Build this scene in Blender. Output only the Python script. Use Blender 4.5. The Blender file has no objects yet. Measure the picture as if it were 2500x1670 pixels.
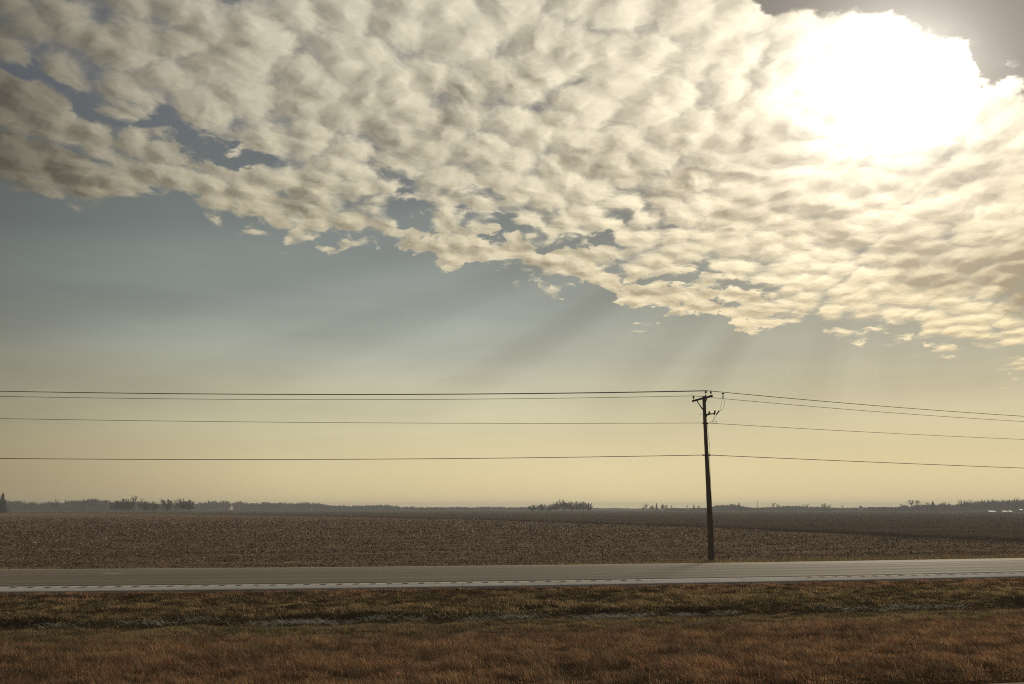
import bpy, math, random
import numpy as np
rng = np.random.default_rng(7)
random.seed(7)
SC = bpy.context.scene
COL = SC.collection
H = 3.5                       # camera height above the road (m)
SUN_POWER, SUN_ANGLE = 1.3, 10.0
HAZE_DENS, HAZE_COL = .00031, (.86, .92, 1.0)
# ---------- node helpers ----------
class V:
    """a value socket in a node tree, with arithmetic"""
    def __init__(s, nt, sock): s.nt, s.o = nt, sock
    def _m(s, op, *a, clamp=False):
        n = s.nt.nodes.new('ShaderNodeMath'); n.operation = op; n.use_clamp = clamp
        for i, v in enumerate((s,) + a):
            if isinstance(v, V): s.nt.links.new(v.o, n.inputs[i])
            else: n.inputs[i].default_value = v
        return V(s.nt, n.outputs[0])
    def __add__(s, b): return s._m('ADD', b)
    __radd__ = __add__
    def __sub__(s, b): return s._m('SUBTRACT', b)
    def __rsub__(s, b): return (s*-1.0) + b
    def __mul__(s, b): return s._m('MULTIPLY', b)
    __rmul__ = __mul__
    def __truediv__(s, b): return s._m('DIVIDE', b)
    def max(s, b): return s._m('MAXIMUM', b)
    def min(s, b): return s._m('MINIMUM', b)
    def pow(s, b): return s._m('POWER', b)
    def abs(s): return s._m('ABSOLUTE')
    def clamp(s): return s._m('ADD', 0.0, clamp=True)
    def smooth(s, a, b, lo=0.0, hi=1.0):
        n = s.nt.nodes.new('ShaderNodeMapRange'); n.interpolation_type = 'SMOOTHSTEP'
        s.nt.links.new(s.o, n.inputs['Value'])
        for k, v in zip(('From Min', 'From Max', 'To Min', 'To Max'), (a, b, lo, hi)): n.inputs[k].default_value = v
        return V(s.nt, n.outputs[0])
    def curve(s, pts, x0, x1, y1):
        """a smooth 1-D function through pts"""
        u = ((s - x0) * (1.0/(x1 - x0)))
        n = s.nt.nodes.new('ShaderNodeFloatCurve'); s.nt.links.new(u.o, n.inputs['Value'])
        c = n.mapping.curves[0]
        P = [((x - x0)/(x1 - x0), y/y1) for x, y in pts]
        c.points[0].location = P[0]; c.points[-1].location = P[-1]
        for p in P[1:-1]: c.points.new(*p)
        n.mapping.update()
        return V(s.nt, n.outputs[0]) * y1
def comb(nt, x, y, z=0.0):
    n = nt.nodes.new('ShaderNodeCombineXYZ')
    for i, v in enumerate((x, y, z)):
        if isinstance(v, V): nt.links.new(v.o, n.inputs[i])
        else: n.inputs[i].default_value = v
    return n.outputs[0]
def vmath(nt, op, a, b=None, scale=None):
    n = nt.nodes.new('ShaderNodeVectorMath'); n.operation = op
    for i, v in enumerate((a, b)):
        if v is None: continue
        if isinstance(v, (tuple, list)): n.inputs[i].default_value = v
        else: nt.links.new(v, n.inputs[i])
    if scale is not None:
        if isinstance(scale, V): nt.links.new(scale.o, n.inputs['Scale'])
        else: n.inputs['Scale'].default_value = scale
    return n.outputs['Value'] if op in ('LENGTH', 'DOT_PRODUCT', 'DISTANCE') else n.outputs[0]
def noise(nt, vec, scale, detail=4.0, rough=0.5, dims='2D', color=False, dist=0.0):
    n = nt.nodes.new('ShaderNodeTexNoise'); n.noise_dimensions = dims
    nt.links.new(vec, n.inputs['Vector']) if dims != '1D' else nt.links.new(vec, n.inputs['W'])
    n.inputs['Scale'].default_value = scale; n.inputs['Detail'].default_value = detail
    n.inputs['Roughness'].default_value = rough; n.inputs['Distortion'].default_value = dist
    return n.outputs['Color'] if color else V(nt, n.outputs[0])
def mixc(nt, f, a, b, blend='MIX'):
    n = nt.nodes.new('ShaderNodeMix'); n.data_type = 'RGBA'; n.blend_type = blend
    for k, v in ((0, f), (6, a), (7, b)):
        if isinstance(v, V): nt.links.new(v.o, n.inputs[k])
        elif hasattr(v, 'links'): nt.links.new(v, n.inputs[k])
        else: n.inputs[k].default_value = (*v, 1) if isinstance(v, (tuple, list)) else v
    return n.outputs[2]
def ramp(nt, f, stops, interp='LINEAR'):
    n = nt.nodes.new('ShaderNodeValToRGB'); cr = n.color_ramp; cr.interpolation = interp
    nt.links.new(f.o if isinstance(f, V) else f, n.inputs[0])
    while len(cr.elements) < len(stops): cr.elements.new(0.5)
    for e, (p, c) in zip(cr.elements, stops): e.position = p; e.color = (*c, 1)
    return n.outputs[0]

SUN_AZ, SUN_EL = 25.5, 25.3

# openings (+) of blue sky in the cloud deck: azimuth, elevation, half length, half height, tilt (degrees), strength
GAPS = [
 (-26.3,23.4,3.6,.7,-10,.8),(-21.3,22.5,3.8,.8,-20,.85),(-17.2,21.2,3.0,.7,-15,.85),(-31.2,24.6,2.0,.45,-8,.55),(-31.5,21.4,2.6,.5,-2,.7),
 (-10.3,19.7,2.8,.75,-6,1.0),(-6.4,18.9,1.6,.5,-6,.75),(-2.6,20.7,1.8,.4,-4,.7),(-1.4,18.6,1.8,.45,-5,.8),(-8.2,21.6,.7,.7,30,.6),(-21.5,20.4,2.2,.5,-8,.65),(-27,20.6,1.6,.4,0,.7),
 (-21.5,33.2,2.4,.7,-10,.6),(-19.5,32.2,1.2,.6,0,.45),(-29.5,33.4,1.2,.7,0,.55),(-24.0,32.0,.9,.6,20,.35),(-33,29.8,1.2,.5,0,.45),
 (3.2,17.7,2.7,.45,-5,.95),(6.4,17.3,1.3,.5,-8,.7),(8.4,15.5,1.4,.35,-10,.6),(11.6,14.9,1.9,.45,-6,.9),(14.8,13.8,2.4,.45,-4,.9),
 (7.6,18.9,1.2,.35,-10,.55),(10.3,19.1,1.2,.4,-20,.45),(17.5,12.7,1.6,.3,-6,.5),(1.6,15.9,1.4,.3,-10,.5),(22.5,11.6,2.0,.3,-6,.4),(28.5,10.6,1.8,.4,-8,.35),
]
# small clouds (+) below and around the deck
PUFFS = [
 (-5.0,17.4,2.6,.7,-6,.9),(-1.0,17.0,2.4,.7,-4,.8),(7.5,14.6,2.6,.6,-6,.9),(11.5,13.6,2.4,.5,-6,.9),(15.5,12.6,2.6,.5,-8,.8),
 (-14.4,16.9,1.2,.4,12,1.0),(-17.8,17.3,1.2,.3,5,.8),(-11.0,16.5,1.4,.35,-6,.9),(-30.1,19.4,.9,.25,0,.7),(2.0,14.6,1.0,.3,8,.8),
 (8.9,11.7,.8,.2,-6,.9),(12.7,12.4,.5,.25,10,.8),(14.1,12.4,.6,.2,0,.6),(3.4,16.2,2.6,.9,6,1.0),(-22,20.3,3.6,.9,2,.7),
 (-14.0,19.6,3.6,1.5,-4,.9),(-29.5,22.6,3.0,.9,0,.8),(-30.5,20.3,2.6,.6,-4,.7),(27.0,9.0,.9,.25,-4,.8),(23.7,10.0,.9,.2,-4,.7),(31.0,7.9,1.2,.25,-6,.8),(30.2,6.9,.7,.2,0,.6),(25.6,9.5,1.0,.25,-8,.7),
]
# thick grey cores inside the deck
CORES = [
 (22.2,17.2,1.6,.8,0,.9),(21.8,18.4,1.5,.45,4,.6),(29.5,13.6,4.2,1.3,-14,1.0),(32.5,12.0,2.0,1.2,-20,.9),(15.7,19.0,1.4,.8,16,.8),(10.2,20.3,1.3,.55,0,.7),
 (9.4,21.6,2.4,.45,-3,.6),(14.2,21.0,2.4,.5,-6,.65),(18.7,18.3,1.4,1.0,-20,.6),(5.2,22.8,1.6,.7,-14,.65),(-2.5,27.5,1.8,.5,-10,.5),(-4.2,25.8,2.1,.9,-20,.5),
 (19.0,23.3,3.4,.9,-4,.6),(25.3,19.9,3.0,.7,-6,.7),(29.5,20.0,2.8,1.3,-16,.75),(24.0,15.6,2.4,.8,-4,.5),(28.0,16.4,2.6,.8,-4,.5),(33.5,16,2,1,0,.6),
 (20.5,20.3,2.2,.6,2,.5),(2.0,27.0,1.5,.5,-8,.4),(-8.0,24.0,2.2,.8,-20,.35),(-14.0,19.3,2.2,.5,6,.3),(3.4,15.8,2.0,.35,4,.3),(-26.5,30.0,2.2,1.0,-20,.2),(-21,28.5,2.4,.9,-20,.3),
]
def build_sky():
    w = bpy.data.worlds.new('World'); bpy.context.scene.world = w; w.use_nodes = True
    nt = w.node_tree; nt.nodes.clear(); N = nt.nodes.new; L = nt.links.new
    out = N('ShaderNodeOutputWorld'); bg = N('ShaderNodeBackground'); L(bg.outputs[0], out.inputs[0])
    tc = N('ShaderNodeTexCoord'); d = tc.outputs['Generated']
    sp = N('ShaderNodeSeparateXYZ'); L(d, sp.inputs[0]); x, y, z = (V(nt, sp.outputs[i]) for i in range(3))
    el = z._m('ARCSINE') * 57.2958
    az = x._m('ARCTAN2', y) * 57.2958
    sa, se = math.radians(SUN_AZ), math.radians(SUN_EL)
    S = (math.sin(sa)*math.cos(se), math.cos(sa)*math.cos(se), math.sin(se))
    gam = V(nt, vmath(nt, 'DOT_PRODUCT', d, S))._m('MINIMUM', 0.99999)._m('ARCCOSINE') * 57.2958
    # --- clear air ---
    elc = el.max(0.0)
    clear = ramp(nt, elc*(1/40.0), CLEAR_STOPS)
    clear = mixc(nt, 1.0, clear, ramp(nt, gam*(1/90.0), GAMMA_STOPS), 'MULTIPLY')
    # crepuscular shafts below the deck, fanning out from the sun
    phi = (el*-1.0 + SUN_EL)._m('ARCTAN2', (az*-1.0 + SUN_AZ)) * 57.2958
    ph = comb(nt, phi*0.16, gam*0.004)
    rn = noise(nt, ph, 1.0, 2.0, 0.6)
    shaft = phi.curve(SHAFTS, 0, 120, 2.0)
    edge = az.curve(EDGE, -60, 60, 40)
    low = el.smooth(3.5, 11.0) * gam.smooth(8.0, 20.0)
    rays = (rn - 0.5)*0.22 + (shaft - 1.0)*0.85
    sky_glow = noise(nt, comb(nt, az*0.05, el*0.35), 1.0, 4.0, 0.55)       # faint cirrus streaks low down
    streak = (sky_glow - 0.5)*0.34*el.smooth(1.5, 6.0)*el.smooth(22.0, 12.0)
    clear = vmath(nt, 'SCALE', clear, None, (rays*low + streak + 1.0))
    # --- cloud deck ---
    k = (z.max(0.0) + 0.22)
    p = comb(nt, x/k, y/k)
    wn = noise(nt, p, 5.0, 3.0, 0.5, color=True)
    warp = vmath(nt, 'SUBTRACT', wn, (0.5, 0.5, 0.5))
    q = vmath(nt, 'ADD', p, vmath(nt, 'SCALE', warp, None, 0.075))
    wn2 = noise(nt, p, 26.0, 3.0, 0.6, color=True)
    q = vmath(nt, 'ADD', q, vmath(nt, 'SCALE', vmath(nt, 'SUBTRACT', wn2, (0.5, 0.5, 0.5)), None, 0.02))
    ps = (S[0]/(S[2]+.22), S[1]/(S[2]+.22), 0)
    tos = N('ShaderNodeVectorMath'); tos.operation = 'NORMALIZE'; L(vmath(nt, 'SUBTRACT', ps, p), tos.inputs[0])
    def field(v, det):
        n1 = noise(nt, v, 5.2, det, 0.52)
        vo = N('ShaderNodeTexVoronoi'); vo.feature = 'SMOOTH_F1'; vo.voronoi_dimensions = '2D'
        L(v, vo.inputs['Vector']); vo.inputs['Scale'].default_value = 15.5; vo.inputs['Smoothness'].default_value = 0.3
        b = V(nt, vo.outputs['Distance'])
        return (n1 - 0.5)*1.15 + (0.36 - b)*1.75
    q1 = vmath(nt, 'ADD', vmath(nt, 'ADD', p, vmath(nt, 'SCALE', warp, None, 0.06)), vmath(nt, 'SCALE', vmath(nt, 'SUBTRACT', wn2, (0.5, 0.5, 0.5)), None, 0.022))
    fine = noise(nt, q, 19.0, 6.0, 0.6) - 0.5
    B0 = field(q1, 3.0)
    B1 = field(vmath(nt, 'ADD', q1, vmath(nt, 'SCALE', tos.outputs[0], None, 0.021)), 3.0)
    fine1 = noise(nt, vmath(nt, 'ADD', q, vmath(nt, 'SCALE', tos.outputs[0], None, 0.009)), 19.0, 4.0, 0.6) - 0.5
    D0 = B0 + fine*1.8
    # azimuth / elevation with ragged noise for the placed features
    rag = noise(nt, q, 6.0, 6.0, 0.6, color=True)
    rg = vmath(nt, 'SCALE', vmath(nt, 'SUBTRACT', rag, (0.5, 0.5, 0.5)), None, 7.5)
    rg = vmath(nt, 'MULTIPLY', rg, (1.0, 0.62, 0.0))
    wob = noise(nt, comb(nt, az*0.16, el*0.28), 1.0, 3.0, 0.6, color=True)
    rg = vmath(nt, 'ADD', rg, vmath(nt, 'MULTIPLY', vmath(nt, 'SUBTRACT', wob, (0.5, 0.5, 0.5)), (2.2, 2.4, 0.0)))
    ae = vmath(nt, 'ADD', comb(nt, az, el, 1.0), rg)
    def blobs(lst):
        tot = None
        for a, e, ra, re, t, s in lst:
            c_, s_ = math.cos(math.radians(t)), math.sin(math.radians(t))
            u1 = V(nt, vmath(nt, 'DOT_PRODUCT', ae, (c_/ra, s_/ra, -(a*c_ + e*s_)/ra)))
            u2 = V(nt, vmath(nt, 'DOT_PRODUCT', ae, (-s_/re, c_/re, (a*s_ - e*c_)/re)))
            v = (u1*u1 + u2*u2).smooth(3.0, 0.0, 0.0, s*1.08)
            tot = v if tot is None else tot + v
        return tot
    gaps = blobs(GAPS); puffs = blobs(PUFFS); cores = blobs(CORES)
    sae = N('ShaderNodeSeparateXYZ'); L(ae, sae.inputs[0]); azr, elr = V(nt, sae.outputs[0]), V(nt, sae.outputs[1])
    edge = azr.curve(EDGE, -60, 60, 40)
    edge2 = azr.curve(EDGE2, -60, 60, 80)
    band = (elr - edge).smooth(-1.0, 1.3) * (elr - edge2).smooth(0.9, -0.7)
    cov = band*1.80 - 1.40 + (elr - edge).smooth(2.5, 7.5)*(azr).smooth(-30.0, -14.0)*0.32 + puffs*1.3 - gaps*1.2
    D = D0*0.85 + cov + 0.35
    alpha = D.smooth(-0.42, 0.90)
    thick = D.smooth(0.25, 1.35)
    lit = (B0 - B1)*0.9 + (fine - fine1)*1.4 + fine*0.22
    # --- cloud light: bright thin rims toward the sun, grey thick hearts ---
    base = gam.curve(CLOUD_LIGHT, 0, 90, 3.0)
    soft = noise(nt, q, 4.5, 4.0, 0.5)
    shade = lit.max(-0.55)*0.56 + 1.0 - cores*(fine*0.7 + 0.40) - thick*0.16 + (soft - 0.5)*0.35
    shade = shade.max(0.30)
    lum = base*shade
    tint = ramp(nt, el*(1/40.0), CLOUD_TINT)
    greyer = mixc(nt, (cores*0.5 + thick*0.15).clamp(), tint, (0.97, 0.955, 0.94), 'MULTIPLY')
    cloud = vmath(nt, 'SCALE', greyer, None, lum)
    a2 = alpha*0.97
    col = mixc(nt, a2, clear, cloud)
    # the sun behind the cloud
    g1 = ((gam*gam)*(-1/15.0))._m('EXPONENT')
    sae2 = comb(nt, (azr - SUN_AZ - 0.4)*0.150, (elr - SUN_EL + 0.1)*0.285)
    white = V(nt, vmath(nt, 'LENGTH', sae2)).smooth(1.28, 0.05)
    glow = g1*0.65 + alpha*((gam*gam)*(-1/95.0))._m('EXPONENT')*0.22 + white*(alpha*0.9 + 0.1)*(lit*1.0 + 1.0 - cores*0.8).max(0.05)*1.2 + (gam*(-1/4.5))._m('EXPONENT')*0.42
    gcol = vmath(nt, 'SCALE', (1.0, 0.97, 0.88), None, glow)
    col = vmath(nt, 'ADD', col, gcol)
    # physical sky underneath everything
    st = N('ShaderNodeTexSky'); st.sky_type = 'NISHITA'; st.sun_disc = False
    st.sun_elevation = se; st.sun_rotation = sa; st.dust_density = 4.0; st.air_density = 1.0
    nish = vmath(nt, 'SCALE', vmath(nt, 'MULTIPLY', st.outputs[0], (1.0, 0.86, 0.62)), None, 0.003)
    col = vmath(nt, 'ADD', col, nish)
    # below the horizon: dull ground light
    col = mixc(nt, z.smooth(-0.02, -0.0), (0.12, 0.09, 0.06), col)
    L(col, bg.inputs[0]); bg.inputs[1].default_value = 1.0
    w.cycles.sampling_method = 'MANUAL'; w.cycles.sample_map_resolution = 512
CLEAR_STOPS = [(0.0,(.76,.61,.335)),(.06,(.73,.615,.355)),(.13,(.615,.56,.36)),(.19,(.49,.47,.335)),(.25,(.37,.385,.32)),(.32,(.270,.300,.270)),(.41,(.208,.235,.222)),(.50,(.163,.184,.184)),(.62,(.14,.153,.17)),(1.0,(.10,.105,.115))]
GAMMA_STOPS = [(0,(.76,.76,.76)),(.2,(.89,.89,.89)),(.33,(1.05,1.05,1.05)),(.5,(.90,.91,.91)),(.6,(.62,.62,.63)),(.68,(.42,.41,.41)),(1,(.30,.31,.32))]
SHAFTS = [(0,1),(8,.97),(12,1.08),(15,.98),(18,1.10),(21,.90),(25.5,1.15),(28.5,1.08),(31.5,.91),(36,1.14),(41,1.08),(45,.98),(49,1.11),(54,.93),(59,1.10),(66,1.03),(72,.96),(80,1.05),(90,.97),(105,1.02),(120,1)]
EDGE = [(-60,19.0),(-45,18.5),(-32.2,18.1),(-22.4,18.2),(-15.5,17.8),(-8.2,17.1),(-.7,16.4),(4.7,14.7),(10.8,13.3),(15.3,12.0),(19.3,11.0),(24.4,10.4),(27.9,9.7),(31.2,9.0),(40,6.5),(60,5)]
EDGE2 = [(-60,80),(5,50),(10,38),(14,33.6),(16.5,32),(18.7,30.6),(22,29.6),(24.7,28.9),(27.7,27.4),(29.8,26.5),(30.7,25.2),(32.8,23.7),(40,20),(60,15)]
CLOUD_LIGHT = [(0,1.05),(5,.92),(10,.82),(18,.74),(28,.63),(38,.52),(45,.385),(50,.25),(54,.14),(60,.10),(66,.10),(90,.2)]
CLOUD_TINT = [(0,(1.0,.79,.44)),(.22,(1.0,.83,.51)),(.38,(1.0,.875,.60)),(.55,(1.0,.90,.665)),(.8,(1.0,.912,.70)),(1,(1,.912,.71))]
# ================= mesh + object helpers =================
def link(name, me, mat=None, parent=None):
    o = bpy.data.objects.new(name, me); COL.objects.link(o)
    if mat is not None: me.materials.append(mat)
    if parent is not None: o.parent = parent
    return o
def mesh_np(name, verts, faces, mat=None, parent=None, uv=None, col=None, smooth=False):
    """verts (n,3); faces = list of (m,k) index arrays; uv per vertex; col per vertex (albedo)"""
    me = bpy.data.meshes.new(name); verts = np.asarray(verts, np.float32)
    me.vertices.add(len(verts)); me.vertices.foreach_set('co', verts.ravel())
    idx = np.concatenate([np.asarray(f, np.int32).ravel() for f in faces])
    tot = np.concatenate([np.full(len(f), np.asarray(f).shape[1], np.int32) for f in faces])
    st = np.concatenate([[0], np.cumsum(tot)[:-1]]).astype(np.int32)
    me.loops.add(len(idx)); me.loops.foreach_set('vertex_index', idx)
    me.polygons.add(len(tot)); me.polygons.foreach_set('loop_start', st)
    if smooth: me.polygons.foreach_set('use_smooth', np.ones(len(tot), bool))
    if uv is not None:
        l = me.uv_layers.new(name='along_across'); l.data.foreach_set('uv', np.asarray(uv, np.float32)[idx].ravel())
    if col is not None:
        a = me.color_attributes.new('albedo', 'FLOAT_COLOR', 'POINT')
        c = np.ones((len(verts), 4), np.float32); c[:, :3] = col; a.data.foreach_set('color', c.ravel())
    me.update(calc_edges=True); me.validate()
    return link(name, me, mat, parent)
class MB:
    """collects tubes, boxes and lathes into one mesh"""
    def __init__(s): s.v, s.q, s.t, s.n = [], [], [], 0
    def add(s, v, quads=(), tris=()):
        s.v.append(np.asarray(v, float))
        if len(quads): s.q.append(np.asarray(quads) + s.n)
        if len(tris): s.t.append(np.asarray(tris) + s.n)
        s.n += len(v)
    def tube(s, pts, rad, k=8, cap=True):
        pts = np.asarray(pts, float); n = len(pts)
        rad = np.full(n, rad) if np.isscalar(rad) else np.asarray(rad)
        tan = np.gradient(pts, axis=0); tan /= np.linalg.norm(tan, axis=1)[:, None] + 1e-9
        ref = np.array([0, 0, 1.]) if abs(tan[:, 2]).mean() < .8 else np.array([1., 0, 0])
        a = np.cross(tan, ref); a /= np.linalg.norm(a, axis=1)[:, None] + 1e-9; b = np.cross(tan, a)
        th = np.arange(k)*2*math.pi/k
        ring = pts[:, None] + rad[:, None, None]*(a[:, None]*np.cos(th)[None, :, None] + b[:, None]*np.sin(th)[None, :, None])
        v = ring.reshape(-1, 3)
        i, j = np.meshgrid(np.arange(n-1), np.arange(k), indexing='ij')
        q = np.stack([i*k+j, i*k+(j+1) % k, (i+1)*k+(j+1) % k, (i+1)*k+j], -1).reshape(-1, 4)
        tr = []
        if cap:
            v = np.vstack([v, pts[:1], pts[-1:]]); c0, c1 = n*k, n*k+1
            tr = [[c0, (jj+1) % k, jj] for jj in range(k)] + [[c1, (n-1)*k+jj, (n-1)*k+(jj+1) % k] for jj in range(k)]
        s.add(v, q, tr)
    def lathe(s, base, axis, prof, k=12):
        """prof = [(height along axis, radius)]"""
        base = np.asarray(base, float); axis = np.asarray(axis, float)/np.linalg.norm(axis)
        s.tube([base + axis*h for h, r in prof], [r for h, r in prof], k)
    def box(s, c, size, ax=(1, 0, 0), up=(0, 0, 1), bev=0.0):
        ax = np.asarray(ax, float); ax /= np.linalg.norm(ax); up = np.asarray(up, float)
        sd = np.cross(up, ax); sd /= np.linalg.norm(sd); up = np.cross(ax, sd)
        l, w, h = (x/2 for x in size); b = min(bev, l*.9, w*.9, h*.9) if bev else 0
        if not b:
            P = [(sx*l, sy*w, sz*h) for sz in (-1, 1) for sx, sy in ((-1, -1), (1, -1), (1, 1), (-1, 1))]
            Q = [[3, 2, 1, 0], [4, 5, 6, 7], [0, 1, 5, 4], [1, 2, 6, 5], [2, 3, 7, 6], [3, 0, 4, 7]]
        else:           # octagonal section: chamfered long edges
            sec = [(w-b, -h), (w, -h+b), (w, h-b), (w-b, h), (-w+b, h), (-w, h-b), (-w, -h+b), (-w+b, -h)]
            P = [(-l, y, z) for y, z in sec] + [(l, y, z) for y, z in sec]
            Q = [[i, (i+1) % 8, 8+(i+1) % 8, 8+i] for i in range(8)] + [[0, 7, 4, 3], [0, 3, 2, 1], [7, 6, 5, 4], [8, 11, 12, 15], [8, 9, 10, 11], [15, 12, 13, 14]]
        s.add(np.array(P) @ np.array([ax, sd, up]) + np.asarray(c, float), Q)
    def build(s, name, mat, parent=None, smooth=False):
        f = ([np.vstack(s.q)] if s.q else []) + ([np.vstack(s.t)] if s.t else [])
        return mesh_np(name, np.vstack(s.v), f, mat, parent, smooth=smooth)
def tag(o, label=None, cat=None, group=None, kind=None):
    for k, v in (('label', label), ('category', cat), ('group', group), ('kind', kind)):
        if v: o[k] = v
    return o
def empty(name, loc, label, cat, group=None):
    o = bpy.data.objects.new(name, None); COL.objects.link(o); o.location = loc; o.empty_display_size = .2
    return tag(o, label, cat, group)
def vnoise(x, y, seed=0):
    """2-D value noise in 0..1"""
    xi, yi = np.floor(x).astype(np.int64), np.floor(y).astype(np.int64); fx, fy = x-xi, y-yi
    fx, fy = fx*fx*(3-2*fx), fy*fy*(3-2*fy)
    def h(a, b):
        n = (a*374761393 + b*668265263 + seed*974711) & 0x7fffffff
        n = ((n ^ (n >> 13))*1274126177) & 0x7fffffff
        return ((n ^ (n >> 16)) & 0xffff)/65535.
    return (h(xi, yi)*(1-fx) + h(xi+1, yi)*fx)*(1-fy) + (h(xi, yi+1)*(1-fx) + h(xi+1, yi+1)*fx)*fy
def fbm(x, y, seed=0, oct=4):
    t, a, n = 0, .5, 0
    for i in range(oct): t = t + a*vnoise(x*2**i, y*2**i, seed+i); n += a; a *= .55
    return t/n
def sstep(a, b, x):
    t = np.clip((x-a)/(b-a), 0, 1); return t*t*(3-2*t)

# ================= materials =================
def new_mat(name):
    m = bpy.data.materials.new(name); m.use_nodes = True; nt = m.node_tree; nt.nodes.clear()
    out = nt.nodes.new('ShaderNodeOutputMaterial'); p = nt.nodes.new('ShaderNodeBsdfPrincipled')
    nt.links.new(p.outputs[0], out.inputs['Surface'])
    return m, nt, p, out
def objpos(nt):
    return nt.nodes.new('ShaderNodeNewGeometry').outputs['Position']
def bump(nt, p, h, strength=.4, dist=.02):
    b = nt.nodes.new('ShaderNodeBump'); b.inputs['Strength'].default_value = strength; b.inputs['Distance'].default_value = dist
    nt.links.new(h.o, b.inputs['Height']); nt.links.new(b.outputs[0], p.inputs['Normal'])
def simple(name, c1, c2, scale=3.0, rough=.8, metal=0.0, stretch=(1, 1, 1), spec=.3):
    m, nt, p, out = new_mat(name)
    v = vmath(nt, 'MULTIPLY', nt.nodes.new('ShaderNodeTexCoord').outputs['Object'], stretch)
    n = noise(nt, v, scale, 6, .6, '3D')
    nt.links.new(mixc(nt, n.smooth(.3, .7), c1, c2), p.inputs['Base Color'])
    p.inputs['Roughness'].default_value = rough; p.inputs['Metallic'].default_value = metal
    p.inputs['Specular IOR Level'].default_value = spec
    bump(nt, p, n, .3, .02)
    return m
def blade_mat(name, transl=.45, rough=.7):
    """thin dry leaves: each blade has its own colour, light passes through"""
    m, nt, p, out = new_mat(name)
    at = nt.nodes.new('ShaderNodeAttribute'); at.attribute_name = 'albedo'
    nt.links.new(at.outputs['Color'], p.inputs['Base Color']); p.inputs['Roughness'].default_value = rough
    p.inputs['Specular IOR Level'].default_value = .25
    t = nt.nodes.new('ShaderNodeBsdfTranslucent'); nt.links.new(at.outputs['Color'], t.inputs[0])
    mx = nt.nodes.new('ShaderNodeMixShader'); mx.inputs[0].default_value = transl
    nt.links.new(p.outputs[0], mx.inputs[1]); nt.links.new(t.outputs[0], mx.inputs[2]); nt.links.new(mx.outputs[0], out.inputs['Surface'])
    return m
def uv2(nt):
    u = nt.nodes.new('ShaderNodeUVMap'); u.uv_map = 'along_across'
    s = nt.nodes.new('ShaderNodeSeparateXYZ'); nt.links.new(u.outputs[0], s.inputs[0])
    return V(nt, s.outputs[0]), V(nt, s.outputs[1])

# ================= the lie of the land =================
def yref(x):                  # near edge of the highway's paved shoulder
    x = np.asarray(x, float); c = np.clip(x, -60, 60)
    return 41.0 + .168*c + .00152*c*c + (x-c)*(.168 + .00304*c)
PS = [-2000, -200, -60, -37.5, -36.6, -24.3, -23.6, -22, -19, -15, -12.5, -10, -8.2, -7.2, -6.35, -6.0, -5.6, -4, -2, -.4, .0, 14.5, 14.9, 16.2, 18.5, 25, 120, 4000]
PZ = [-.5, -.5, -.8, -.15, -.12, -.12, -.07, -.09, -.17, -.33, -.46, -.56, -.66, -.76, -.80, -.74, -.46, -.36, -.21, -.07, -.12, -.14, -.08, -.20, -.40, -.5, -.5, -.5]
PS2 = [-2000, -200, -60, -37.5, -36.6, -24.3, -23.6, -22, -19, -15, -12.5, -10, -8.2, -7.2, -6.0, -4.6, -2, -.4, .0, 14.5, 14.9, 16.2, 18.5, 25, 120, 4000]
PZ2 = [-.5, -.5, -.8, -.15, -.12, -.12, -.07, -.09, -.17, -.33, -.46, -.56, -.64, -.68, -.60, -.44, -.21, -.07, -.12, -.14, -.08, -.20, -.40, -.5, -.5, -.5]
def bank(x): return sstep(.38, .62, fbm(x*.28, x*0+8.1, 15, 3))*.85 + .15
def ground_z(x, s):
    wob = (fbm(x*.35, x*0+3.3, 5) - .5)*1.1*sstep(-11, -7, s)*sstep(-3, -5, s)
    st = bank(x)*.7
    z = np.interp(s + wob, PS, PZ)*st + np.interp(s + wob, PS2, PZ2)*(1-st)
    med = sstep(-23.5, -21, s)*sstep(-.2, -1.5, s)
    z = z + med*((fbm(x*.8, s*.8, 9) - .5)*.16 + (fbm(x*2.6, s*2.6, 4) - .5)*.08)
    z = z - .26*np.exp(-((x - 1.0)/.75)**4 - ((s + 4.75)/.30)**2)          # washed-out hollow in the far bank
    fld = sstep(19, 26, s)*(1 - sstep(120, 300, s))
    return z + fld*(fbm(x*.25, s*1.2, 3) - .5)*.10
def grid(xs, ss, zf):
    X, S = np.meshgrid(xs, ss, indexing='xy')
    v = np.stack([X, yref(X) + S, zf(X, S)], -1).reshape(-1, 3); nx, ny = len(xs), len(ss)
    i, j = np.meshgrid(np.arange(ny-1), np.arange(nx-1), indexing='ij')
    q = np.stack([i*nx+j, i*nx+j+1, (i+1)*nx+j+1, (i+1)*nx+j], -1).reshape(-1, 4)
    return v, q, np.stack([X, S], -1).reshape(-1, 2)
def ladder(a, b, n, p=2.0): return a + (b-a)*np.linspace(0, 1, n)**p
far = ladder(60, 3100, 38, 2.2)[1:]
xs = np.concatenate([-far[::-1], np.arange(-60, 60.01, .5), far])
ss = np.concatenate([-ladder(38, 1500, 16, 2.4)[::-1], np.arange(-37.5, -25, 1.), np.arange(-24.5, 17, .22), np.arange(17.2, 60, .8), ladder(60, 2900, 48, 2.2)])

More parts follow.
